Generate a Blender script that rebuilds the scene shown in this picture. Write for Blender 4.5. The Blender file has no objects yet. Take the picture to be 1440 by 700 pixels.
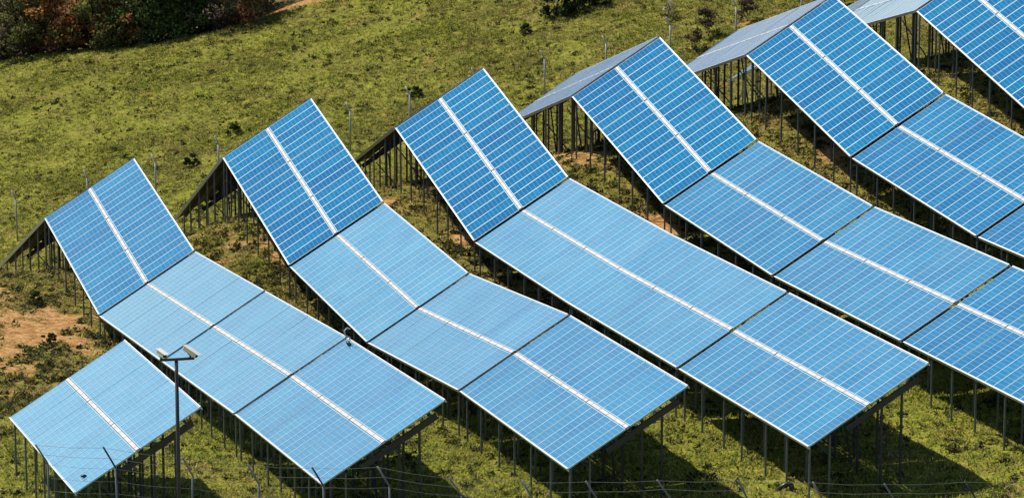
# Solar tables on a hillside.  x runs along the rows towards the viewer, y across them, z up (metres).
import numpy as np, math
NTUFT=900000; NWEED=110000; SKY_STR=.10; SUN_STR=5.0; FASTTEST=False
A_=1.2859076452500378; PITCH=0.24169868728027277; F=5530.146; TAU=0.5432369723116436; W=4.0; Z0=33.0
ROWN=[16.83,23.48,30.21,36.30,42.72,48.90,55.26]
# left-edge stations (x, z) of every row, from the far end to the near end
ROWS=[
 [(-109.4,.91),(-98.3,1.91)],
 [(-154.6,-6.05),(-142.4,-1.13),(-131.3,-2.12),(-120.2,-.80),(-109.2,.51),(-98.1,1.63)],
 [(-151.9,-3.95),(-141.9,.88),(-130.9,-.72),(-119.8,-.60),(-108.7,.82),(-97.6,1.62)],
 [(-149.7,-2.05),(-139.5,2.15),(-128.5,.30),(-117.4,.88),(-106.4,1.65),(-95.3,2.40)],
 [(-158.9,-4.35),(-148.5,-.20),(-137.9,3.29),(-126.9,1.58),(-115.8,1.72),(-104.7,2.43),(-93.6,3.15)],
 [(-157.0,-2.75),(-146.5,1.62),(-135.9,4.89),(-124.9,3.30),(-113.7,3.09),(-102.6,3.75)],
 [(-156.0,-.4),(-145.5,3.42),(-134.9,6.41),(-124.0,4.63),(-112.9,4.15),(-101.8,4.7)]]
NFAR=[0,1,1,1,2,2,2]
def _prof():
    S=np.arange(-175,-80.01,.5); out=[]
    for i,r in enumerate(ROWS):
        src=r if i else ROWS[1]
        s=[q[0] for q in src]; z=[q[1] for q in src]
        k=NFAR[i] if i else 1
        cl=[1.5]*k+[1.95,.95,1.35]+[1.45]*5
        cl=cl[:len(s)]
        zz=np.array(z)-np.array(cl)
        if not i: zz=zz+.15
        # extend ends
        s=[s[0]-20]+list(s)+[s[-1]+8,s[-1]+20]; zz=[zz[0]-7]+list(zz)+[zz[-1]+.35,zz[-1]+.4]
        g=np.interp(S,s,zz)
        kx=np.arange(-8,9)*.5; kw=np.exp(-.5*(kx/1.4)**2); kw/=kw.sum()
        g=np.convolve(np.pad(g,8,'edge'),kw,'valid'); out.append(g)
    return S,np.array(out)
_S,_G=_prof()
FZ=(-10.1,.2014)
FM=.035
EDGE=None
def zfar(s,n):
    base=FZ[0]+FZ[1]*(n-17)
    t=np.maximum(0,-168-s)
    return base+FM*t
def ground(s,n):
    s=np.asarray(s,float); n=np.asarray(n,float)
    rn=np.array(ROWN)+1.4
    ss=np.clip(s,-175,-80)
    G=np.array([np.interp(ss,_S,_G[i]) for i in range(7)])
    nn=np.clip(n,rn[0],rn[-1]); j=np.clip(np.searchsorted(rn,nn)-1,0,5)
    t=(nn-rn[j])/(rn[j+1]-rn[j])
    g=np.take_along_axis(G,j[None],0)[0]*(1-t)+np.take_along_axis(G,j[None]+1,0)[0]*t
    g=g+.12*np.clip(n-rn[-1],0,30)-.05*np.clip(rn[0]-n,0,30)
    w=np.clip((-152-s)/16,0,1); w=w*w*(3-2*w)
    g=g*(1-w)+zfar(s,n)*w
    return g
_EN=[-10,29,30.76,34.18,38.09,40.22,42.06,44.84,46.51,54,80]; _ES=[-206,-200,-199.3,-197.5,-194.7,-194.2,-194.1,-194.8,-195.5,-203,-240]
def sedge(n): return np.interp(n,_EN,_ES)
_zf=zfar
def zfar(s,n):
    n2=np.clip(n,-20,110); base=FZ[0]+FZ[1]*(n2-17); e=sedge(n)
    t=np.maximum(0,-168-np.maximum(s,e)); d=np.clip(e-s,0,14)
    return base+FM*t-.2*d-.02*np.maximum(0,e-14-s)
import bpy, bmesh, math, random
from mathutils import Vector, Matrix
R = math.radians
random.seed(7); rng = np.random.default_rng(11)
scene = bpy.context.scene
COL = scene.collection

# ------------------------------------------------------------------ helpers
def link(o, parent=None):
    COL.objects.link(o)
    if parent is not None: o.parent = parent
    return o
def tag(o, label=None, cat=None, group=None, kind=None):
    if label: o['label'] = label
    if cat: o['category'] = cat
    if group: o['group'] = group
    if kind: o['kind'] = kind
    return o
def thing(name, loc, label, cat, group=None):
    o = bpy.data.objects.new(name, None); o.empty_display_size = .3
    o.location = loc; link(o)
    return tag(o, label, cat, group)
class MB:
    """collects shapes, builds ONE mesh object"""
    def __init__(s): s.v=[]; s.f=[]; s.m=[]; s.smooth=[]
    def add(s, vs, fs, mat=0, smooth=False):
        k=len(s.v); s.v+= [tuple(p) for p in vs]; s.f+=[tuple(i+k for i in f) for f in fs]
        s.m+=[mat]*len(fs); s.smooth+=[smooth]*len(fs)
    def hexa(s, p, mat=0):   # 8 corners: bottom 0-3, top 4-7
        s.add(p, [(3,2,1,0),(4,5,6,7),(0,1,5,4),(1,2,6,5),(2,3,7,6),(3,0,4,7)], mat)
    def beam(s, a, b, w, h, up=(0,0,1), mat=0):
        a=Vector(a); b=Vector(b); d=(b-a).normalized(); x=d.cross(Vector(up))
        if x.length<1e-4: x=d.cross(Vector((1,0,0)))
        x.normalize(); y=x.cross(d).normalized(); x*=w/2; y*=h/2
        s.hexa([a-x-y,a+x-y,b+x-y,b-x-y,a-x+y,a+x+y,b+x+y,b-x+y],mat)
    def tube(s, pts, rad, seg=8, mat=0, caps=True):
        pts=[Vector(p) for p in pts]; n=len(pts); rr=rad if isinstance(rad,(list,tuple)) else [rad]*n
        vs=[]; fs=[]
        for i,p in enumerate(pts):
            d=(pts[min(i+1,n-1)]-pts[max(i-1,0)]).normalized()
            x=d.cross(Vector((0.31,0.17,1)) if abs(d.z)<.9 else Vector((1,.2,0))).normalized(); y=d.cross(x)
            for k in range(seg):
                t=2*math.pi*k/seg; vs.append(p+(x*math.cos(t)+y*math.sin(t))*rr[i])
        for i in range(n-1):
            for k in range(seg):
                k2=(k+1)%seg; fs.append((i*seg+k,i*seg+k2,(i+1)*seg+k2,(i+1)*seg+k))
        if caps: fs+= [tuple(range(seg))[::-1], tuple((n-1)*seg+k for k in range(seg))]
        s.add(vs,fs,mat,True)
    def build(s, name, mats, parent=None, origin=(0,0,0), loc=None):
        me=bpy.data.meshes.new(name); o=Vector(origin)
        me.from_pydata([Vector(p)-o for p in s.v],[],s.f)
        for m in (mats if isinstance(mats,(list,tuple)) else [mats]): me.materials.append(m)
        me.polygons.foreach_set('material_index',s.m); me.polygons.foreach_set('use_smooth',s.smooth)
        me.update()
        ob=bpy.data.objects.new(name,me)
        if loc is not None: ob.location=loc
        return link(ob,parent)
def gz(s,n): return float(ground(np.array([s]),np.array([n]))[0])

# ------------------------------------------------------------------ materials
def mat(name):
    m=bpy.data.materials.new(name); m.use_nodes=True; nt=m.node_tree
    return m, nt, nt.nodes['Principled BSDF']
def nd(nt, t, **k):
    n=nt.nodes.new(t)
    for a,b in k.items(): setattr(n,a,b)
    return n
def lk(nt,a,b): nt.links.new(a,b)
def mth(nt, op, a, b=None, clamp=False):
    n=nd(nt,'ShaderNodeMath',operation=op,use_clamp=clamp)
    for i,v in enumerate((a,b)):
        if v is None: continue
        if isinstance(v,(int,float)): n.inputs[i].default_value=v
        else: lk(nt,v,n.inputs[i])
    return n.outputs[0]
def mix(nt, f, a, b):
    n=nd(nt,'ShaderNodeMix',data_type='RGBA')
    for s,v in ((n.inputs[0],f),(n.inputs[6],a),(n.inputs[7],b)):
        if isinstance(v,tuple): s.default_value=v if len(v)==4 else (*v,1)
        elif isinstance(v,(int,float)): s.default_value=v
        else: lk(nt,v,s)
    return n.outputs[2]
def noise(nt, vec, scale, detail=4, rough=.55):
    n=nd(nt,'ShaderNodeTexNoise'); n.inputs['Scale'].default_value=scale; n.inputs['Detail'].default_value=detail
    n.inputs['Roughness'].default_value=rough; lk(nt,vec,n.inputs['Vector']); return n.outputs['Fac']
def ramp(nt, f, stops):
    n=nd(nt,'ShaderNodeValToRGB'); e=n.color_ramp.elements
    while len(e)<len(stops): e.new(.5)
    for el,(p,c) in zip(e,stops):
        el.position=p; el.color=(*c,1) if isinstance(c,tuple) else (c,c,c,1)
    lk(nt,f,n.inputs[0]); return n.outputs[0]

def metal(name, col, rough=.5, metallic=.5, var=.25):
    m,nt,b=mat(name); tc=nd(nt,'ShaderNodeTexCoord'); f=noise(nt,tc.outputs['Object'],3.1,5)
    c=ramp(nt,f,[(.3,tuple(x*(1-var) for x in col)),(.7,tuple(min(1,x*(1+var)) for x in col))])
    lk(nt,c,b.inputs['Base Color']); b.inputs['Metallic'].default_value=metallic; b.inputs['Roughness'].default_value=rough
    return m
M={}
M['galv']=metal('galvanised_steel',(.13,.15,.165),.5,.45)
M['dark_steel']=metal('weathered_dark_steel',(.05,.052,.056),.6,.3)
M['alu']=metal('anodised_aluminium',(.74,.74,.73),.42,.12,.08)
M['frame']=metal('module_frame',(.44,.64,.75),.45,.1,.08)
M['strip']=metal('white_cover_strip',(.56,.55,.54),.55,.0,.1)
M['back']=metal('module_back_sheet',(.055,.05,.045),.7,0,.2)
M['white_paint']=metal('white_camera_paint',(.75,.74,.70),.4,0,.06)
M['black']=metal('black_plastic',(.015,.015,.018),.4,0,.2)
M['fence']=metal('galvanised_fence_post',(.40,.39,.37),.55,.4)
M['fence_grey']=metal('grey_fence_post',(.17,.175,.18),.55,.4)
M['fence_dark']=metal('dark_painted_post',(.03,.032,.04),.5,.1)
M['wire']=metal('fence_wire',(.22,.22,.22),.5,.5)
M['pale_pipe']=metal('pale_conduit',(.55,.52,.45),.5,0)

def glass_mat():
    m,nt,b=mat('solar_cells_under_glass')
    uv=nd(nt,'ShaderNodeUVMap'); sx=nd(nt,'ShaderNodeSeparateXYZ'); lk(nt,uv.outputs[0],sx.inputs[0])
    oi=nd(nt,'ShaderNodeObjectInfo'); geo=nd(nt,'ShaderNodeNewGeometry')
    def line(s, w):
        fr=mth(nt,'FRACT',s); d=mth(nt,'ABSOLUTE',mth(nt,'SUBTRACT',fr,.5))
        n=nd(nt,'ShaderNodeMapRange',interpolation_type='SMOOTHSTEP'); lk(nt,d,n.inputs[0])
        n.inputs[1].default_value=.5-w; n.inputs[2].default_value=.5-w*.4; return n.outputs[0]
    lu=line(sx.outputs[0],.06); lv=line(sx.outputs[1],.11)
    # one tone per cell
    fl=nd(nt,'ShaderNodeVectorMath',operation='FLOOR'); lk(nt,uv.outputs[0],fl.inputs[0])
    ad=nd(nt,'ShaderNodeVectorMath',operation='ADD'); lk(nt,fl.outputs[0],ad.inputs[0])
    cv=nd(nt,'ShaderNodeCombineXYZ'); lk(nt,mth(nt,'MULTIPLY',oi.outputs['Random'],137.),cv.inputs[2]); lk(nt,cv.outputs[0],ad.inputs[1])
    wn=nd(nt,'ShaderNodeTexWhiteNoise'); lk(nt,ad.outputs[0],wn.inputs['Vector'])
    cell=mix(nt,wn.outputs['Value'],(.0,.140,.31),(.0,.210,.43))
    sc_=nd(nt,'ShaderNodeSeparateColor'); lk(nt,wn.outputs['Color'],sc_.inputs[0])
    cell=mix(nt,mth(nt,'MULTIPLY',sc_.outputs[1],.55),cell,(.0,.205,.38))
    # module batches differ a little
    cell=mix(nt,mth(nt,'MULTIPLY',oi.outputs['Random'],.75),cell,(.0,.110,.29))
    ln=mth(nt,'MAXIMUM',mth(nt,'MULTIPLY',lu,.08),mth(nt,'MULTIPLY',lv,.28))
    col=mix(nt,ln,cell,(.30,.52,.66))
    # faint dust film in drifts; the per-table paleness is painted sky reflection
    dn=noise(nt,geo.outputs['Position'],.8,6,.6)
    df=nd(nt,'ShaderNodeMapRange'); lk(nt,dn,df.inputs[0]); df.inputs[1].default_value=.35; df.inputs[2].default_value=.75
    df.inputs[3].default_value=-.02; df.inputs[4].default_value=.03
    soc=nd(nt,'ShaderNodeSeparateColor'); lk(nt,oi.outputs['Color'],soc.inputs[0])      # painted sky reflection of this table, and its back-slope share
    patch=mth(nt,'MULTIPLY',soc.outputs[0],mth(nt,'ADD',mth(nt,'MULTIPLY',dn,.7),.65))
    col=mix(nt,mth(nt,'ADD',df.outputs[0],patch,True),col,mix(nt,soc.outputs[1],(.36,.70,.80),(.42,.48,.64)))  # sky reflection mixed into the base colour, grey-blue on back-slope tables
    lk(nt,col,b.inputs['Base Color'])
    rr=nd(nt,'ShaderNodeMapRange'); lk(nt,dn,rr.inputs[0]); rr.inputs[3].default_value=.06; rr.inputs[4].default_value=.13
    lk(nt,rr.outputs[0],b.inputs['Roughness'])
    b.inputs['IOR'].default_value=1.3; b.inputs['Specular IOR Level'].default_value=.35
    coat_gloss=mth(nt,'SUBTRACT',1.,mth(nt,'MULTIPLY',soc.outputs[1],.92)); lk(nt,coat_gloss,b.inputs['Coat Weight']); lk(nt,mth(nt,'MULTIPLY',coat_gloss,.35),b.inputs['Specular IOR Level'])  # weaker coat on back-slope tables, so their painted reflection tint shows
    b.inputs['Coat IOR'].default_value=1.33; lk(nt,rr.outputs[0],b.inputs['Coat Roughness'])
    b.inputs['Sheen Weight'].default_value=.06; b.inputs['Sheen Roughness'].default_value=.25; b.inputs['Sheen Tint'].default_value=(.85,1,1,1)
    return m
M['glass']=glass_mat()

# ------------------------------------------------------------------ world, sun, camera
SUN=Vector((-.62,-.45,1.0)).normalized()
w=bpy.data.worlds.new("World"); scene.world=w; w.use_nodes=True; wn=w.node_tree
sky=wn.nodes.new('ShaderNodeTexSky'); sky.sky_type='NISHITA'; sky.sun_disc=False
sky.sun_elevation=math.asin(SUN.z); sky.sun_rotation=math.atan2(SUN.x,SUN.y)
sky.altitude=300; sky.air_density=1.0; sky.dust_density=.3; sky.ozone_density=1.5
bg=wn.nodes['Background']; wn.links.new(sky.outputs[0],bg.inputs[0]); bg.inputs[1].default_value=SKY_STR
sl=bpy.data.lights.new('sun','SUN'); sl.energy=SUN_STR; sl.angle=R(.5); sl.color=(1,.95,.86)
so=bpy.data.objects.new('sun',sl); so.location=(-120,0,80); so.rotation_euler=(-SUN).to_track_quat('-Z','Y').to_euler(); link(so)
cd=bpy.data.cameras.new('camera'); cd.sensor_width=36; cd.lens=36*F/1440; cd.clip_start=1; cd.clip_end=6000
co=bpy.data.objects.new('camera',cd); co.location=(0,0,Z0)
fw=Vector((-math.sin(A_)*math.cos(PITCH), math.cos(A_)*math.cos(PITCH), -math.sin(PITCH)))
co.rotation_euler=fw.to_track_quat('-Z','Y').to_euler(); link(co); scene.camera=co
scene.view_settings.view_transform='Standard'; scene.view_settings.look='None'; scene.view_settings.exposure=0

# ------------------------------------------------------------------ ground
SOIL=[(-134.5,22.6,2.6,1.0,.95),(-131,22.6,2,.7,.6),(-138.5,20.8,1.8,1.2,.7),(-127,20,2.2,1.3,.55),(-133,21.3,3.4,1.5,1.0),(-130.5,20.2,2.2,1.2,.8),(-136,20,2.2,1.6,.8),(-122,18.5,2.5,1.3,.35),(-136.7,31.1,2.4,.9,.6),(-128.1,43,1.6,.7,.95),(-129.5,49.9,1.5,.7,.8),
      (-132.7,37.1,1.6,.6,.75),(-139.8,29.3,2.5,1.2,.4),(-138,35.4,3,1.2,.45),(-138.6,42.8,3,1.5,.6),(-136,53,3,1.5,.3),(-171,62,1.5,2,.4),(-195.5,45.4,.8,1.6,1.0),(-194.6,41.6,.5,.8,.8)]
def vnoise(s,n,sc,seed):
    g=np.random.default_rng(seed).random((256,256)); x=s*sc+1000; y=n*sc+1000
    xi=np.floor(x).astype(int); yi=np.floor(y).astype(int); fx=x-xi; fy=y-yi; fx=fx*fx*(3-2*fx); fy=fy*fy*(3-2*fy)
    a=g[xi%256,yi%256]; b=g[(xi+1)%256,yi%256]; c=g[xi%256,(yi+1)%256]; d=g[(xi+1)%256,(yi+1)%256]
    return (a*(1-fx)+b*fx)*(1-fy)+(c*(1-fx)+d*fx)*fy
def soilmask(s,n):
    m=np.zeros_like(s)
    for (a,b,ra,rb,k) in SOIL: m=np.maximum(m,k*np.exp(-(((s-a)/ra)**2+((n-b)/rb)**2)))
    return np.clip((m-.28+ .6*(vnoise(s,n,1.2,3)-.5)+.5*(vnoise(s,n,3.3,4)-.5))*3.6,0,1)
def axis(lo,hi,step,ext):
    a=list(np.arange(lo,hi+.01,step)); d=step; x=lo; L=[]
    while x>lo-ext: d=min(d*1.35,250); x-=d; L.append(x)
    d=step; x=hi; H=[]
    while x<hi+ext: d=min(d*1.35,250); x+=d; H.append(x)
    return np.array(L[::-1]+a+H)
def height(s,n):
    z=ground(s,n)
    near=(1-np.clip((np.abs(s+140)-90)/60,0,1))
    z=z+near*(.16*(vnoise(s,n,.35,1)-.5)+.10*(vnoise(s,n,1.1,2)-.5)+.06*(vnoise(s,n,3.1,5)-.5))
    return z
def build_ground():
    S=axis(-206,-84,.3,2600); N=axis(8,74,.3,2600)
    ss,nn=np.meshgrid(S,N,indexing='ij'); a,b=ss.shape
    s=ss.ravel(); n=nn.ravel(); z=height(s,n)
    me=bpy.data.meshes.new('ground'); me.vertices.add(a*b); me.vertices.foreach_set('co',np.stack([s,n,z],1).ravel())
    i=np.arange(a-1)[:,None]*b+np.arange(b-1)[None]; q=np.stack([i,i+b,i+b+1,i+1],-1).reshape(-1,4)
    me.loops.add(q.size); me.polygons.add(len(q)); me.loops.foreach_set('vertex_index',q.ravel())
    me.polygons.foreach_set('loop_start',np.arange(0,q.size,4)); me.polygons.foreach_set('loop_total',np.full(len(q),4))
    me.polygons.foreach_set('use_smooth',np.ones(len(q),bool)); me.update(calc_edges=True)
    at=me.attributes.new('soil','FLOAT','POINT'); at.data.foreach_set('value',soilmask(s,n).astype(np.float32))
    # how lush the grass is: the strip below the tables and the meadow are greener than the ridge
    at=me.attributes.new('lush','FLOAT','POINT'); at.data.foreach_set('value',(lush(s,n)*np.where(s<sedge(n)-.6,0,1)).astype(np.float32))
    m,nt,bs=mat('meadow_soil'); geo=nd(nt,'ShaderNodeNewGeometry'); P=geo.outputs['Position']
    so_=nd(nt,'ShaderNodeAttribute',attribute_name='soil').outputs['Fac']; lu_=nd(nt,'ShaderNodeAttribute',attribute_name='lush').outputs['Fac']
    f1=noise(nt,P,.45,6,.62); f2=noise(nt,P,2.6,6,.68); f3=noise(nt,P,9.,4,.7)
    dry=ramp(nt,f2,[(.30,(.07,.055,.018)),(.5,(.20,.150,.048)),(.72,(.36,.25,.09))])
    grn=ramp(nt,f2,[(.30,(.13,.145,.016)),(.5,(.275,.28,.032)),(.72,(.44,.41,.055))])
    c=mix(nt,mth(nt,'ADD',lu_,mth(nt,'MULTIPLY',mth(nt,'SUBTRACT',f1,.5),1.6),True),dry,grn)
    f4=noise(nt,P,22.,3,.7)
    soil=ramp(nt,mth(nt,'ADD',mth(nt,'MULTIPLY',f2,.65),mth(nt,'MULTIPLY',f4,.35)),[(.36,(.17,.07,.02)),(.5,(.52,.27,.09)),(.64,(.72,.46,.22))])
    c=mix(nt,so_,c,soil)
    c=mix(nt,mth(nt,'MULTIPLY',ramp(nt,f3,[(.34,1.),(.5,0.)]),.55),c,(.020,.020,.008))
    sp=nd(nt,'ShaderNodeSeparateXYZ'); lk(nt,P,sp.inputs[0])
    fs=nd(nt,'ShaderNodeMapRange'); lk(nt,sp.outputs[0],fs.inputs[0]); fs.inputs[1].default_value=-160; fs.inputs[2].default_value=-150; fs.inputs[3].default_value=.10; fs.inputs[4].default_value=0
    c=mix(nt,fs.outputs[0],c,(.10,.085,.014))   # the meadow behind is older, duller turf
    lk(nt,c,bs.inputs['Base Color']); bs.inputs['Roughness'].default_value=.95; bs.inputs['Specular IOR Level'].default_value=.1
    bp=nd(nt,'ShaderNodeBump'); bp.inputs['Strength'].default_value=.9; bp.inputs['Distance'].default_value=.12
    lk(nt,mth(nt,'ADD',f2,mth(nt,'MULTIPLY',f3,.5)),bp.inputs['Height']); lk(nt,bp.outputs[0],bs.inputs['Normal'])
    me.materials.append(m)
    o=link(bpy.data.objects.new('ground',me)); o['kind']='structure'
def lush(s,n):
    front=np.clip((s+121)/9,0,1); back=np.clip((-160-s)/8,0,1)*(1-.45*np.clip((n-46)/12,0,1))
    return np.clip(.42+.46*np.maximum(front,back*.9),0,1)
build_ground()

# ------------------------------------------------------------------ grass and weeds (uncountable: one object each)
def frustum(s,n,z,mg=160):
    dx=s*(-math.sin(A_))+n*math.cos(A_); r=s*math.cos(A_)+n*math.sin(A_); h=z-Z0
    d=dx*math.cos(PITCH)-h*math.sin(PITCH); u=dx*math.sin(PITCH)+h*math.cos(PITCH)
    x=720+F*r/d; y=350-F*u/d
    return (x>-mg)&(x<1440+mg)&(y>-mg)&(y<700+mg)
def tri_object(name, V, C, material):
    nv=len(V); nt_=nv//3
    me=bpy.data.meshes.new(name); me.vertices.add(nv); me.vertices.foreach_set('co',V.astype(np.float32).ravel())
    me.loops.add(nv); me.polygons.add(nt_); me.loops.foreach_set('vertex_index',np.arange(nv,dtype=np.int32))
    me.polygons.foreach_set('loop_start',np.arange(0,nv,3,dtype=np.int32)); me.polygons.foreach_set('loop_total',np.full(nt_,3,np.int32))
    me.update(calc_edges=True)
    at=me.attributes.new('tint','FLOAT_COLOR','POINT'); at.data.foreach_set('color',np.concatenate([C,np.ones((nv,1))],1).astype(np.float32).ravel())
    me.materials.append(material)
    return bpy.data.objects.new(name,me)
def leaf_mat(name, trans=.35):
    m,nt,b=mat(name); at=nd(nt,'ShaderNodeAttribute',attribute_name='tint')
    lk(nt,at.outputs['Color'],b.inputs['Base Color']); b.inputs['Roughness'].default_value=.7; b.inputs['Specular IOR Level'].default_value=.25
    tr=nd(nt,'ShaderNodeBsdfTranslucent'); lk(nt,at.outputs['Color'],tr.inputs[0])
    ms=nd(nt,'ShaderNodeMixShader'); ms.inputs[0].default_value=trans
    lk(nt,b.outputs[0],ms.inputs[1]); lk(nt,tr.outputs[0],ms.inputs[2]); lk(nt,ms.outputs[0],nt.nodes['Material Output'].inputs[0])
    return m
M['grass']=leaf_mat('grass_blades',.5); M['weed']=leaf_mat('weed_leaves',.25); M['leaf']=leaf_mat('tree_leaves',.45)
def pal(n_, stops, spread=.25):
    t=rng.random(n_); st=np.array(stops); i=np.minimum((t*len(st)).astype(int),len(st)-1)
    return st[i]*(1+spread*(rng.random((n_,1))*2-1))
def build_grass():
    K=NTUFT
    s=-84-rng.random(K)*122; n=8+rng.random(K)*66
    # more tufts nearby, fewer far off
    keep=rng.random(K)<np.where(s>-125,1.,.8)
    s=s[keep]; n=n[keep]; z=height(s,n)
    keep=frustum(s,n,z)&(s>sedge(n)-.5); s,n,z=s[keep],n[keep],z[keep]
    dens=.12+.9*vnoise(s,n,.5,8)*(.5+vnoise(s,n,2.2,9)); sm=soilmask(s,n)
    keep=(rng.random(len(s))<dens)&(rng.random(len(s))>sm*.97); s,n,z=s[keep],n[keep],z[keep]
    L=lush(s,n)+.9*(vnoise(s,n,.4,12)-.5)+.5*(vnoise(s,n,1.7,13)-.5)
    nb=6; k=len(s)
    S=np.repeat(s,nb); Nn=np.repeat(n,nb); Z=np.repeat(z,nb); LL=np.repeat(L,nb); m=len(S)
    S=S+rng.normal(0,.07,m); Nn=Nn+rng.normal(0,.07,m)
    hgt=np.repeat(.035+.075*rng.random(k)**2+.06*vnoise(s,n,.9,14)**2,nb)*(.6+.8*rng.random(m))
    az=rng.random(m)*6.283; lean=.4+rng.random(m)*1.6; wd=(.016+.020*rng.random(m))
    dx,dy=np.cos(az),np.sin(az)
    B=np.stack([S,Nn,Z-.02],1); side=np.stack([-dy,dx,0*dx],1)*wd[:,None]
    tip=B+np.stack([dx*lean*hgt,dy*lean*hgt,hgt],1)
    V=np.stack([B-side,B+side,tip],1).reshape(-1,3)
    gcol=pal(m,[(.055,.078,.010),(.085,.107,.014),(.145,.155,.022),(.034,.052,.010),(.20,.185,.04)])
    dcol=pal(m,[(.085,.066,.022),(.16,.115,.045),(.055,.052,.016),(.24,.175,.08),(.10,.10,.022)])
    f=(rng.random(m)<np.clip(LL,.05,.95))[:,None]
    C=np.where(f,gcol,dcol)*2.5*np.where(S<-160,1.02,1.28)[:,None]*np.array([1.06,1.,.9]); C3=np.repeat(C,3,0)
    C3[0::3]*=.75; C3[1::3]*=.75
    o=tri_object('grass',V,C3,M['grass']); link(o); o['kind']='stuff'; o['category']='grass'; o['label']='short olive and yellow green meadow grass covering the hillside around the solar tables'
def build_weeds():
    # low cushions of dark weeds dotted over the meadow and between the rows
    K=NWEED
    s=-84-rng.random(K)*122; n=8+rng.random(K)*66; z=height(s,n)
    d=np.where(s>-158,.30+.55*(s<-118),.15)*(.25+1.5*vnoise(s,n,.6,21)**2)
    keep=frustum(s,n,z)&(s>sedge(n)-.3)&(rng.random(K)<d)&(soilmask(s,n)<.75); s,n,z=s[keep],n[keep],z[keep]; k=len(s)
    r=.07+.22*rng.random(k)**2.6; nl=np.clip((r*170).astype(int),12,60)
    idx=np.repeat(np.arange(k),nl); m=len(idx); rr=r[idx]
    p=rng.normal(0,1,(m,3)); p/=np.linalg.norm(p,axis=1,keepdims=True); p*=(rng.random((m,1))**.4); p[:,2]=np.abs(p[:,2])*.7
    c=np.stack([s[idx],n[idx],z[idx]],1)+p*rr[:,None]
    a=rng.normal(0,1,(m,3)); b=rng.normal(0,1,(m,3)); sz=(.03+.04*rng.random((m,1)))
    V=np.stack([c-a*sz*.5,c+a*sz*.5,c+b*sz],1).reshape(-1,3)
    base=np.array([(.022,.034,.008),(.040,.052,.011),(.065,.055,.020),(.10,.085,.022),(.030,.028,.014),(.14,.13,.03),(.075,.075,.02)])[rng.integers(0,7,k)]
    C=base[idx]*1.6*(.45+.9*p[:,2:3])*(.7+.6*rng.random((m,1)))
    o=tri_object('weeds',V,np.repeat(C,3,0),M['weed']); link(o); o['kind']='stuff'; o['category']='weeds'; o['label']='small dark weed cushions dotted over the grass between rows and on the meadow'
if not FASTTEST: build_grass(); build_weeds()

# ------------------------------------------------------------------ solar tables
TD=Vector((0,math.cos(TAU),math.sin(TAU)))
ORD=['leftmost','second','third','fourth','fifth','sixth','seventh']
def rowname(i): return ['','row second from the left','row third from the left','middle row','row third from the right','row second from the right','rightmost row'][i]
def module_mesh(E1, NR, mu, mv):
    T=TD; fw_=.018
    def P(u,v,w_): return E1*u+T*v+NR*w_
    b=MB(); t=.042; g=.036
    o=[(0,0),(mu,0),(mu,mv),(0,mv)]; i_=[(fw_,fw_),(mu-fw_,fw_),(mu-fw_,mv-fw_),(fw_,mv-fw_)]
    vs=[P(*q,0) for q in o]+[P(*q,t) for q in o]+[P(*q,t) for q in i_]+[P(*q,g) for q in i_]
    fs=[(3,2,1,0)]+[(k,(k+1)%4,(k+1)%4+4,k+4) for k in range(4)]+[(k+4,(k+1)%4+4,(k+1)%4+8,k+8) for k in range(4)]+[(k+8,(k+1)%4+8,(k+1)%4+12,k+12) for k in range(4)]+[(12,13,14,15)]
    me=bpy.data.meshes.new('solar_module'); me.from_pydata(vs,[],fs)
    for q in ('back','frame','glass'): me.materials.append(M[q])
    me.polygons.foreach_set('material_index',[0]+[1]*12+[2]); me.update()
    uv=me.uv_layers.new(name='UVMap'); pl=me.polygons[-1]
    for li,c in zip(pl.loop_indices,[(0,0),(4,0),(4,12),(0,12)]): uv.data[li].uv=c
    return me
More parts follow.
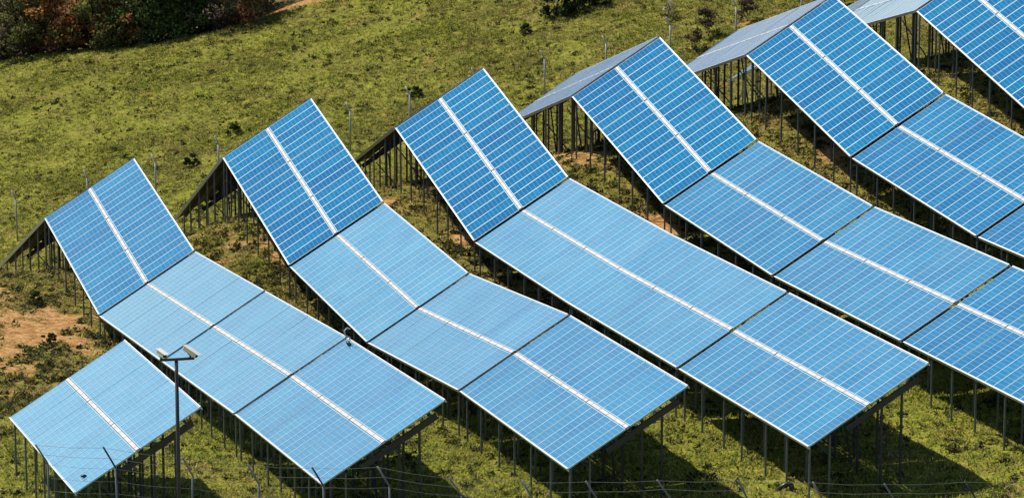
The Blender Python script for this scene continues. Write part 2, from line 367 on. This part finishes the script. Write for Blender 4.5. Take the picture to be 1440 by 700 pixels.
def make_table(i, a, b, n0, label, sky_sheen=0., far=0., gaps=(.16,.16)):
    A=Vector((a[0],n0,a[1])); B=Vector((b[0],n0,b[1])); L=(B-A).length; E1=(B-A)/L
    NR=E1.cross(TD).normalized(); A=A+E1*gaps[0]; L-=sum(gaps)
    mid=A+E1*L/2+TD*1.9; base=Vector((mid.x,mid.y,gz(mid.x,mid.y)))
    root=thing('solar_table',base,label,'solar table','solar tables standing in rows on the hillside')
    def P(u,v,w_=0): return A+E1*u+TD*v+NR*w_
    sp=.035                                        # slim dark joint between the three bays
    bay=(L-2*sp)/3; mg=.004; mu=bay/6-mg; mv=1.908
    me=module_mesh(E1,NR,mu,mv)
    for k in range(3):
        for j in range(6):
            for v0 in (.02,W-.02-mv):
                u=k*(bay+sp)+j*(bay/6)+mg/2
                o=bpy.data.objects.new('solar_module',me); o.location=P(u,v0)-base; o.color=(sky_sheen,far,0,1); o.rotation_euler=(random.gauss(0,.0022),random.gauss(0,.0022),0); link(o,root)
    for k in range(3):                             # pale strip along the middle
        u0=k*(bay+sp)+.02; u1=u0+bay-.04; m=MB()
        m.hexa([P(u0,1.947,-.01),P(u1,1.947,-.01),P(u1,2.053,-.01),P(u0,2.053,-.01),P(u0,1.947,.05),P(u1,1.947,.05),P(u1,2.053,.05),P(u0,2.053,.05)])
        for q in range(5): # cover plates
            uu=u0+(q+.5)*(u1-u0)/5
            m.hexa([P(uu-.05,1.953,.0505),P(uu+.05,1.953,.0505),P(uu+.05,2.047,.0505),P(uu-.05,2.047,.0505),P(uu-.05,1.953,.058),P(uu+.05,1.953,.058),P(uu+.05,2.047,.058),P(uu-.05,2.047,.058)])
        m.build('centre_strip',M['strip'],root,base)
    for v0,v1 in ((-.018,.012),(W-.012,W+.018)):     # bright angle along both long edges
        m=MB(); m.hexa([P(0,v0,-.05),P(L,v0,-.05),P(L,v1,-.05),P(0,v1,-.05),P(0,v0,.055),P(L,v0,.055),P(L,v1,.055),P(0,v1,.055)])
        m.build('edge_rail',M['alu'],root,base)
    for v in (.55,1.55,2.45,3.45):                 # purlins below the modules
        m=MB(); m.hexa([P(0.02,v-.03,-.14),P(L-.02,v-.03,-.14),P(L-.02,v+.03,-.14),P(.02,v+.03,-.14),P(.02,v-.03,-.004),P(L-.02,v-.03,-.004),P(L-.02,v+.03,-.004),P(.02,v+.03,-.004)])
        m.build('purlin',M['dark_steel'],root,base)
    nf=7
    for k in range(nf):
        u=.25+k*(L-.5)/(nf-1)
        def post(v,w_,r,name,mt):
            p=P(u,v,w_); g=gz(p.x,p.y)-.2
            m=MB(); m.beam((p.x,p.y,g),p,r,r*.8,up=(1,0,0)); m.build(name,mt,root,base)
        m=MB(); m.beam(P(u,1.2,-.27),P(u,3.62,-.27),.07,.17,up=NR); m.build('rafter',M['dark_steel'],root,base)
        jit=random.uniform(-.12,.12)
        p=P(u+jit*1.5,.06,-.055); g=gz(p.x,p.y)-.2; m=MB(); m.beam((p.x,p.y,g),p,.048,.045,up=(1,0,0)); m.build('front_post',M['galv'],root,base)
        post(.72,-.145,.05,'inner_post',M['galv']); post(2.35,-.32,.06,'inner_post',M['dark_steel']); post(3.02,-.32,.06,'rear_post',M['dark_steel'])
        if k%2==0 and k<nf-1:
            u2=u+(L-.5)/(nf-1); a_=P(u,2.35,-.45); b_=P(u2,2.35); b_.z=gz(b_.x,b_.y)+.25
            m=MB(); m.beam(a_,b_,.05,.04); m.build('brace',M['dark_steel'],root,base)
            a_=P(u,.76,-.5); b_=P(u,2.33); b_.z=gz(b_.x,b_.y)+.2
            m=MB(); m.beam(a_,b_,.05,.04); m.build('brace',M['galv'],root,base)
    return root
POSN=['just below the ridge','second below the ridge','third below the ridge','fourth below the ridge','fifth below the ridge']
SKY_SHEEN={1:[.3,.09,.28,.25,.20],2:[.3,.0,.34,.23,.15],3:[.3,.0,.31,.24,.14],4:[.7,.6,.0,.10,.13,.05],5:[.75,.65,.0,.03,.03],6:[.75,.62,.0,.03,.0]}  # strength of the sky reflection painted into each table's colour, far to near
def tables():
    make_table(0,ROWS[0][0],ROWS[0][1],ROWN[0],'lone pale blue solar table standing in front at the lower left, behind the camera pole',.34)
    for i in range(1,7):
        r=ROWS[i]; k=NFAR[i]; nn=len(r)-1
        for j in range(nn):
            if j<k:
                d=k-1-j
                if i<=3: lab='solar table falling away behind the ridge, seen from below, %s'%rowname(i)
                elif d==0: lab='greyish solar table just over the ridge on the back slope, %s'%rowname(i)
                else: lab='greyish solar table farther down the back slope behind the ridge, %s'%rowname(i)
            else:
                q=j-k; col='deep blue steep' if q==0 else ('pale sky blue' if i<=3 else 'bright blue')
                lab='%s solar table, %s, %s'%(col,POSN[q],rowname(i))
            make_table(i,r[j],r[j+1],ROWN[i],lab,SKY_SHEEN[i][j],(1. if i<6 else .8) if j<k else 0.,(.012 if (i,j)==(3,3) else .13,.012 if (i,j)==(3,2) else .13))
tables()

# ------------------------------------------------------------------ fences
def fence(name, label, feet, top, arm_len, arm_dir, posts_dark, wires, r, mt):
    c=Vector((*feet[len(feet)//2],0)); c.z=gz(c.x,c.y)
    root=thing(name,c,label,'fence'); tips=[]; ad=Vector(arm_dir).normalized()
    hs=[]
    for k,(s,n) in enumerate(feet):
        g=gz(s,n); h=top[k] if isinstance(top,list) else top+random.uniform(-.08,.08)
        lean=Vector((random.uniform(-.05,.05),random.uniform(-.05,.05),0))
        a=Vector((s,n,g-.2)); b=Vector((s,n,g+h))+lean; hs.append(b)
        m=MB(); m.tube([a,b],r,8); p=m.build('fence_post',mt,root,c)
        jd=(ad+Vector((random.uniform(-.1,.1),random.uniform(-.1,.1),random.uniform(-.1,.1)))).normalized()
        e=b+jd*arm_len*random.uniform(.9,1.05); m=MB(); m.tube([b-Vector((0,0,.03)),b+jd*.02,e],r*.85,8)
        ob=m.build('arm',M['fence_dark'] if k in posts_dark else mt,p,c); tips.append((a,b,e))
    for q in wires:
        m=MB()
        pts=[]
        for k,(a,b,e) in enumerate(tips):
            p=(b+(e-b)*(q-1)) if q>1 else (b+(a-b)*(1-q))
            if k: pts.append((pts[-1]+p)/2-Vector((0,0,.035)))
            pts.append(p)
        m.tube(pts,.0035 if q<=1 else .0045,5); m.build('wire',M['wire'],root,c)
    return root
FR=[(50,622),(147,630)]
FF=[(-98.16,15.77,3.47),(-97.4,17.45,3.4),(-96.58,19.22,3.29),(-95.84,20.85,3.14),(-95.11,22.44,3.16),(-94.4,24.01,3.23),(-93.61,25.73,3.06),(-92.85,27.4,3.05),(-92.13,28.98,3.09),(-91.37,30.64,3.25),(-90.55,32.42,3.29),(-89.75,34.18,3.34),(-88.98,35.85,3.42),(-88.11,37.76,3.52),(-87.3,39.6,3.6),(-86.5,41.4,3.7)]
AD=Vector((-.10,-.30,.52)).normalized(); AL=.62
feet=[(a-AD.x*AL,b-AD.y*AL) for a,b,z in FF]; tops=[z-AD.z*AL-gz(a,b) for (a,b),(x,y,z) in zip(feet,FF)]
fence('perimeter_fence','grey wire fence with angled post tops along the bottom edge, before the tables',feet,tops,AL,AD,(1,4,13),[.62,.74,.86,.985,1.45,1.95],.029,M['fence_grey'])
BF=[(-168,23.3),(-168,26.46),(-168,29.66),(-168,32.68),(-168,35.54),(-168,38.57),(-168,41.61),(-168,44.38),(-168,47.52),(-168,50.75),(-168,53.67),(-168,56.71),(-168,59.92),(-168,63.1),(-168,66.3)]
fence('boundary_fence','thin pale fence posts with bent tops crossing the meadow behind the ridge',BF,1.95,.42,(-.25,-.42,1.0),(),[.35,.65,.95],.040,M['fence'])

# ------------------------------------------------------------------ camera pole
RT=Vector((math.cos(A_),math.sin(A_),0)); TW=Vector((math.sin(A_),-math.cos(A_),0))   # picture right, towards the viewer
def camera_pole():
    top=Vector((-94.8,18.88,6.38)); g=gz(top.x,top.y); base=Vector((top.x,top.y,g))
    root=thing('camera_pole',base,'tall dark pole with a crossbar carrying two white security cameras, at the lower left','camera pole')
    m=MB(); m.tube([(top.x,top.y,g-.3),(top.x,top.y,top.z-.02)],[.058,.046],12); m.beam((top.x,top.y,g-.05),(top.x,top.y,g+.02),.35,.35,up=(1,0,0)); m.build('mast',M['dark_steel'],root,base)
    L_=top-RT*.42+Vector((0,0,-.02)); R_=top+RT*.46+Vector((0,0,.03))
    m=MB(); m.beam(L_,R_,.07,.06); m.build('crossbar',M['dark_steel'],root,base)
    def cam(at, d, ln, label):
        d=Vector(d).normalized(); c=at+Vector((0,0,.18)); up=Vector((0,0,1)); x=d.cross(up).normalized(); y=x.cross(d)
        m=MB(); hw=.058; hh=.056
        def ring(p,s_): return [p-x*hw*s_-y*hh*s_,p+x*hw*s_-y*hh*s_,p+x*hw*s_+y*hh*s_,p-x*hw*s_+y*hh*s_]
        a=c-d*ln/2; b=c+d*ln/2
        r0,r1,r2,r3=ring(a,.8),ring(a+d*.03,1),ring(b-d*.02,1),ring(b,.94)
        vs=r0+r1+r2+r3; fs=[(3,2,1,0)]
        for q in range(3): fs+=[(q*4+k,q*4+(k+1)%4,q*4+4+(k+1)%4,q*4+4+k) for k in range(4)]
        fs+=[(12,13,14,15)]; m.add(vs,fs); h=m.build('security_camera',M['white_paint'],root,base); h['label']=label
        s=MB(); s.hexa([a-x*.07+y*.062,a+x*.07+y*.062,b+d*.08+x*.07+y*.062,b+d*.08-x*.07+y*.062,a-x*.07+y*.072,a+x*.07+y*.072,b+d*.08+x*.07+y*.072,b+d*.08-x*.07+y*.072]); s.build('sunshade',M['white_paint'],h,base)
        s=MB(); s.hexa([b+d*.002-x*.05-y*.048,b+d*.002+x*.05-y*.048,b+d*.002+x*.05+y*.048,b+d*.002-x*.05+y*.048]+[b+d*.014-x*.05-y*.048,b+d*.014+x*.05-y*.048,b+d*.014+x*.05+y*.048,b+d*.014-x*.05+y*.048]); s.build('lens_window',M['black'],h,base)
        s=MB(); s.tube([at-Vector((0,0,.02)),at+Vector((0,0,.08)),c-d*.05-y*.07],.03,8); s.build('bracket',M['dark_steel'],h,base)
    cam(L_+RT*.04,RT*.62+TW*.70+Vector((0,0,-.22)),.31,'white security camera on the left end of the crossbar')
    cam(R_-RT*.10,RT*.74+TW*.45+Vector((0,0,-.38)),.43,'white security camera on the right end of the crossbar, tilted down to the right')
    m=MB(); m.beam(top+Vector((0,0,-.9))+TW*.09,top+Vector((0,0,-.9))+TW*.09+Vector((0,0,-.35)),.22,.12,up=(1,0,0))
camera_pole()

# ------------------------------------------------------------------ small things on the site
def on_table(i,s,v,w_=.05):
    r=ROWS[i]; z=np.interp(s,[q[0] for q in r],[q[1] for q in r]); return Vector((s,ROWN[i],z))+TD*v+Vector((0,0,w_))
def blob(c, rx, ry, rz, ax, seg=10):
    m=MB(); ax=Vector(ax).normalized(); x=ax.cross(Vector((0,0,1))).normalized(); y=x.cross(ax); vs=[]; fs=[]
    for a in range(1,7):
        t=math.pi*a/7
        for k in range(seg):
            p=2*math.pi*k/seg; vs.append(c+ax*rx*math.cos(t)+(x*ry*math.cos(p)+y*rz*math.sin(p))*math.sin(t))
    for a in range(5):
        for k in range(seg): fs.append((a*seg+k,a*seg+(k+1)%seg,(a+1)*seg+(k+1)%seg,(a+1)*seg+k))
    vs+=[c+ax*rx,c-ax*rx]; n0=len(vs)-2
    fs+=[(k,n0,(k+1)%seg) for k in range(seg)]+[(5*seg+k,5*seg+(k+1)%seg,n0+1) for k in range(seg)]
    m.add(vs,fs,0,True); return m
c=on_table(0,-99.2,.42,.09); o=blob(c,.085,.05,.045,(.28,.96,0)).build('dark_lump',M['black'],None,c,loc=c)
tag(o,'small dark oval lump lying on the front corner of the lone lower left table','lump')
c=on_table(1,-108.8,3.95,.03)
t=thing('gooseneck_sensor',c,'pale curved gooseneck sensor with a dark drop shaped head beside two pale tables','sensor')
m=MB(); m.tube([c+Vector((0,0,-.5)),c+Vector((0,.02,.1)),c-RT*.12+Vector((0,0,.16)),c-RT*.14+Vector((0,0,.30)),c-RT*.06+Vector((0,0,.38)),c+RT*.04+Vector((0,0,.35))],.024,8); m.build('neck',M['pale_pipe'],t,c)
d=c+TD*-.16+Vector((.5,0,.12)); m=blob(d,.14,.06,.06,(.7,.25,-.4)); m.build('head',M['black'],t,c)
c=Vector((-97.2,36.36,gz(-97.2,36.36)))
t=MB(); t.tube([c-RT*.30+Vector((0,0,-.08)),c-RT*.18+Vector((0,0,.06)),c+Vector((0,0,.16)),c+RT*.10+Vector((0,0,.13)),c+RT*.20+TW*.3+Vector((0,0,-.1))],[.05,.06,.085,.075,.06],8)
o=t.build('bent_pipe',M['black'],None,c,loc=c); tag(o,'short dark bent pipe arching out of the grass at the bottom edge','pipe')

# ------------------------------------------------------------------ shrubs and woodland
def bark():
    m,nt,b=mat('bark'); tc=nd(nt,'ShaderNodeTexCoord'); f=noise(nt,tc.outputs['Object'],6,5)
    lk(nt,ramp(nt,f,[(.3,(.035,.026,.020)),(.7,(.13,.10,.08))]),b.inputs['Base Color']); b.inputs['Roughness'].default_value=.9; return m
M['bark']=bark()
def plant_meshes(name, h, rad, nclump, nleaf, lsize, cols, seed, trunk_r, low=.0, sparse=1.0, bright=5.6):
    g=np.random.default_rng(seed)
    # skeleton: trunk and limbs
    m=MB(); top=Vector((g.normal(0,.08)*rad,g.normal(0,.08)*rad,h*.62))
    pts=[Vector((0,0,-.25)),Vector((g.normal(0,.05),g.normal(0,.05),h*.2)),Vector((g.normal(0,.1),g.normal(0,.1),h*.42)),top]
    m.tube(pts,[trunk_r,trunk_r*.8,trunk_r*.55,trunk_r*.3],7)
    cen=[]
    for k in range(nclump):
        a=g.random()*6.283; zz=low+(1-low)*g.random()**.85; prof=math.sin(math.pi*min(1,.30+.68*zz))**.6
        q=rad*prof*g.random()**.45
        cen.append((Vector((math.cos(a)*q,math.sin(a)*q,zz*h)),rad*(.20+.20*g.random())))
    for c,r in cen[::2]:
        t0=g.random()*.75+.1; b0=pts[0].lerp(top,min(.95,max(.1,c.z/h*.75))); mid=(b0+c)/2+Vector((g.normal(0,.08)*rad,g.normal(0,.08)*rad,g.normal(0,.05)*h))
        m.tube([b0,mid,c],[trunk_r*.38,trunk_r*.22,trunk_r*.08],5,caps=False)
    V=[];C=[]; cols=np.array(cols)
    for c,r in cen:
        k=int(nleaf/nclump*(.6+.8*g.random())*sparse); p=g.normal(0,1,(k,3)); p/=np.linalg.norm(p,axis=1,keepdims=True)+1e-9
        p*=r*(.35+.75*g.random((k,1))**.5)*(1+.35*g.normal(0,1,(k,1))*.5); p[:,2]*=.8
        q=np.array(c)+p; q[:,2]=np.maximum(q[:,2],.02)
        a=g.normal(0,1,(k,3)); a/=np.linalg.norm(a,axis=1,keepdims=True); b=g.normal(0,1,(k,3)); b-=a*(a*b).sum(1,keepdims=True); b/=np.linalg.norm(b,axis=1,keepdims=True)
        s=lsize*(.6+.8*g.random((k,1)))
        v=np.stack([q-a*s*.35,q+b*s*.5,q+a*s*.35, q-a*s*.35,q+a*s*.35,q-b*s*.5],1).reshape(-1,3); V.append(v)
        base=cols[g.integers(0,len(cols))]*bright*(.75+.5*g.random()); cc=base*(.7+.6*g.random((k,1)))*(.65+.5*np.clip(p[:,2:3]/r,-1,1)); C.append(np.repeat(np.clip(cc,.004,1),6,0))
    V=np.concatenate(V); C=np.concatenate(C)
    tr=m.build('trunk',M['bark']); cr=tri_object('crown',V,C,M['leaf']); tm,cm=tr.data,cr.data
    bpy.data.objects.remove(tr); bpy.data.objects.remove(cr)
    return tm,cm
def plant(name, meshes, s, n, rot, sc, label, cat, group):
    z=float(height(np.array([s]),np.array([n]))[0])
    t=thing(name,(s,n,z),label,cat,group); t.rotation_euler=(0,0,rot); t.scale=(sc,)*3
    link(bpy.data.objects.new('trunk',meshes[0]),t); link(bpy.data.objects.new('crown',meshes[1]),t)
RUST=[(.11,.042,.016),(.075,.040,.018),(.055,.034,.016),(.12,.062,.020),(.04,.038,.012)]
OLIV=[(.050,.050,.014),(.035,.040,.010),(.075,.065,.018),(.03,.028,.012)]
GREN=[(.020,.034,.009),(.030,.050,.012),(.014,.024,.008),(.045,.065,.016)]
GREY=[(.060,.045,.035),(.045,.035,.028),(.080,.055,.040),(.035,.030,.024)]
KIND={}
KN=1.0
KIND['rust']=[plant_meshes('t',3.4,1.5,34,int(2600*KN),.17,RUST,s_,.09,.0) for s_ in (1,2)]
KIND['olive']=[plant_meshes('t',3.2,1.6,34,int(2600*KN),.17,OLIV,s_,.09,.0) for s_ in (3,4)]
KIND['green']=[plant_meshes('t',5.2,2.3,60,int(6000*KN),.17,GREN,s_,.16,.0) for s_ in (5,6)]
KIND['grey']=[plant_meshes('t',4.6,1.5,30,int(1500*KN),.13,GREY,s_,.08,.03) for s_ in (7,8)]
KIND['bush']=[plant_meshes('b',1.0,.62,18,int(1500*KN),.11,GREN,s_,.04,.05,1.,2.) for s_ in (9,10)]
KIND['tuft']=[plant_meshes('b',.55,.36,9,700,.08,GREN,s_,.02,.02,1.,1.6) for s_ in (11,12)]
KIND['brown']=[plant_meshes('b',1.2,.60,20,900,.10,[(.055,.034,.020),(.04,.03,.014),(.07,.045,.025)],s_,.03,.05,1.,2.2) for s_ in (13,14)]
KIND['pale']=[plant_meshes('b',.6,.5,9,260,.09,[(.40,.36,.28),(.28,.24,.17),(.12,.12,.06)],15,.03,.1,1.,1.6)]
DESC={'rust':'rust brown scrub tree','olive':'olive brown scrub tree','green':'dense dark green tree','grey':'thin grey brown bare tree'}
NUM=['first','second','third','fourth','fifth','sixth','seventh','eighth','ninth','tenth','eleventh','twelfth','thirteenth','fourteenth','fifteenth','sixteenth']
FRONT=['olive','grey','olive','rust','rust','olive','rust','olive','green','green','grey','rust','grey']
FN=[29.6,31.0,32.3,33.4,34.6,35.7,36.5,37.2,38.3,39.7,41.4,42.6,43.8]
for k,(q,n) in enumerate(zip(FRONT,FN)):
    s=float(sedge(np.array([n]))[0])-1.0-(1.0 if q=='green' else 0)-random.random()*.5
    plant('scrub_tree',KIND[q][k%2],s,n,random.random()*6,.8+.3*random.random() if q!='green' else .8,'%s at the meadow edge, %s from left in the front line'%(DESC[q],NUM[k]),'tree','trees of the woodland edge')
BACK=['grey','rust','olive','grey','rust','olive','rust','green','grey','olive','rust','grey']
for k,q in enumerate(BACK):
    n=28.8+k*1.45+random.uniform(-.3,.3); s=float(sedge(np.array([n]))[0])-4.0-random.random()*1.2
    plant('scrub_tree',KIND[q][(k+1)%2],s,n,random.random()*6,1.25+.35*random.random(),'%s in the woodland, %s from left in the middle line'%(DESC[q],NUM[k]),'tree','trees deeper in the woodland')
for k in range(11):
    n=28.5+k*1.7+random.uniform(-.4,.4); s=float(sedge(np.array([n]))[0])-7.5-random.random()*1.5; q=['olive','grey','rust'][k%3]
    plant('scrub_tree',KIND[q][k%2],s,n,random.random()*6,1.7+.3*random.random(),'%s in the woodland, %s from left in the last line'%(DESC[q],NUM[k]),'tree','trees at the back of the woodland')
SH=[('bush',-180.9,55.3,1.25,'dark green bush in the meadow, left of the pair at the top edge'),('bush',-181.0,56.25,1.05,'dark green bush in the meadow, right of the pair at the top edge'),
 ('bush',-181.2,57.35,1.05,'dark green bush standing alone at the top edge, right of the bush pair'),('tuft',-179.3,53.2,.9,'small dark tuft of shrub below and left of the bushes at the top edge'),
 ('tuft',-173.9,46.2,1.0,'small dark shrub in the meadow above the middle row ridge'),('tuft',-175.3,37.9,.9,'small dark shrub in the meadow above and left of the third row ridge'),
 ('tuft',-172.2,35.2,1.05,'small dark shrub in the meadow between second and third row ridges'),
 ('brown',-171.2,59.6,1.1,'brown dry shrub behind the ridge, right one of the pair beside a fence post'),('brown',-169.4,58.5,.85,'low brown dry shrub behind the ridge, left one of the pair'),
 ('brown',-171.8,61.9,.95,'dark brown shrub behind the far slope of the row second from the right'),('pale',-175.6,59.3,1.1,'pale dead twiggy shrub lying in the upper meadow'),
 ('brown',-170.5,65.8,1.0,'brown shrub at the top edge between the two rightmost rows'),('tuft',-150.5,22.4,1.2,'dark green shrub below the back slope table at the left edge'),
 ('tuft',-137.2,22.2,.8,'small dark shrub growing on the bare orange soil'),('tuft',-131.4,21.7,.7,'small dark green tuft at the lower rim of the bare soil')]
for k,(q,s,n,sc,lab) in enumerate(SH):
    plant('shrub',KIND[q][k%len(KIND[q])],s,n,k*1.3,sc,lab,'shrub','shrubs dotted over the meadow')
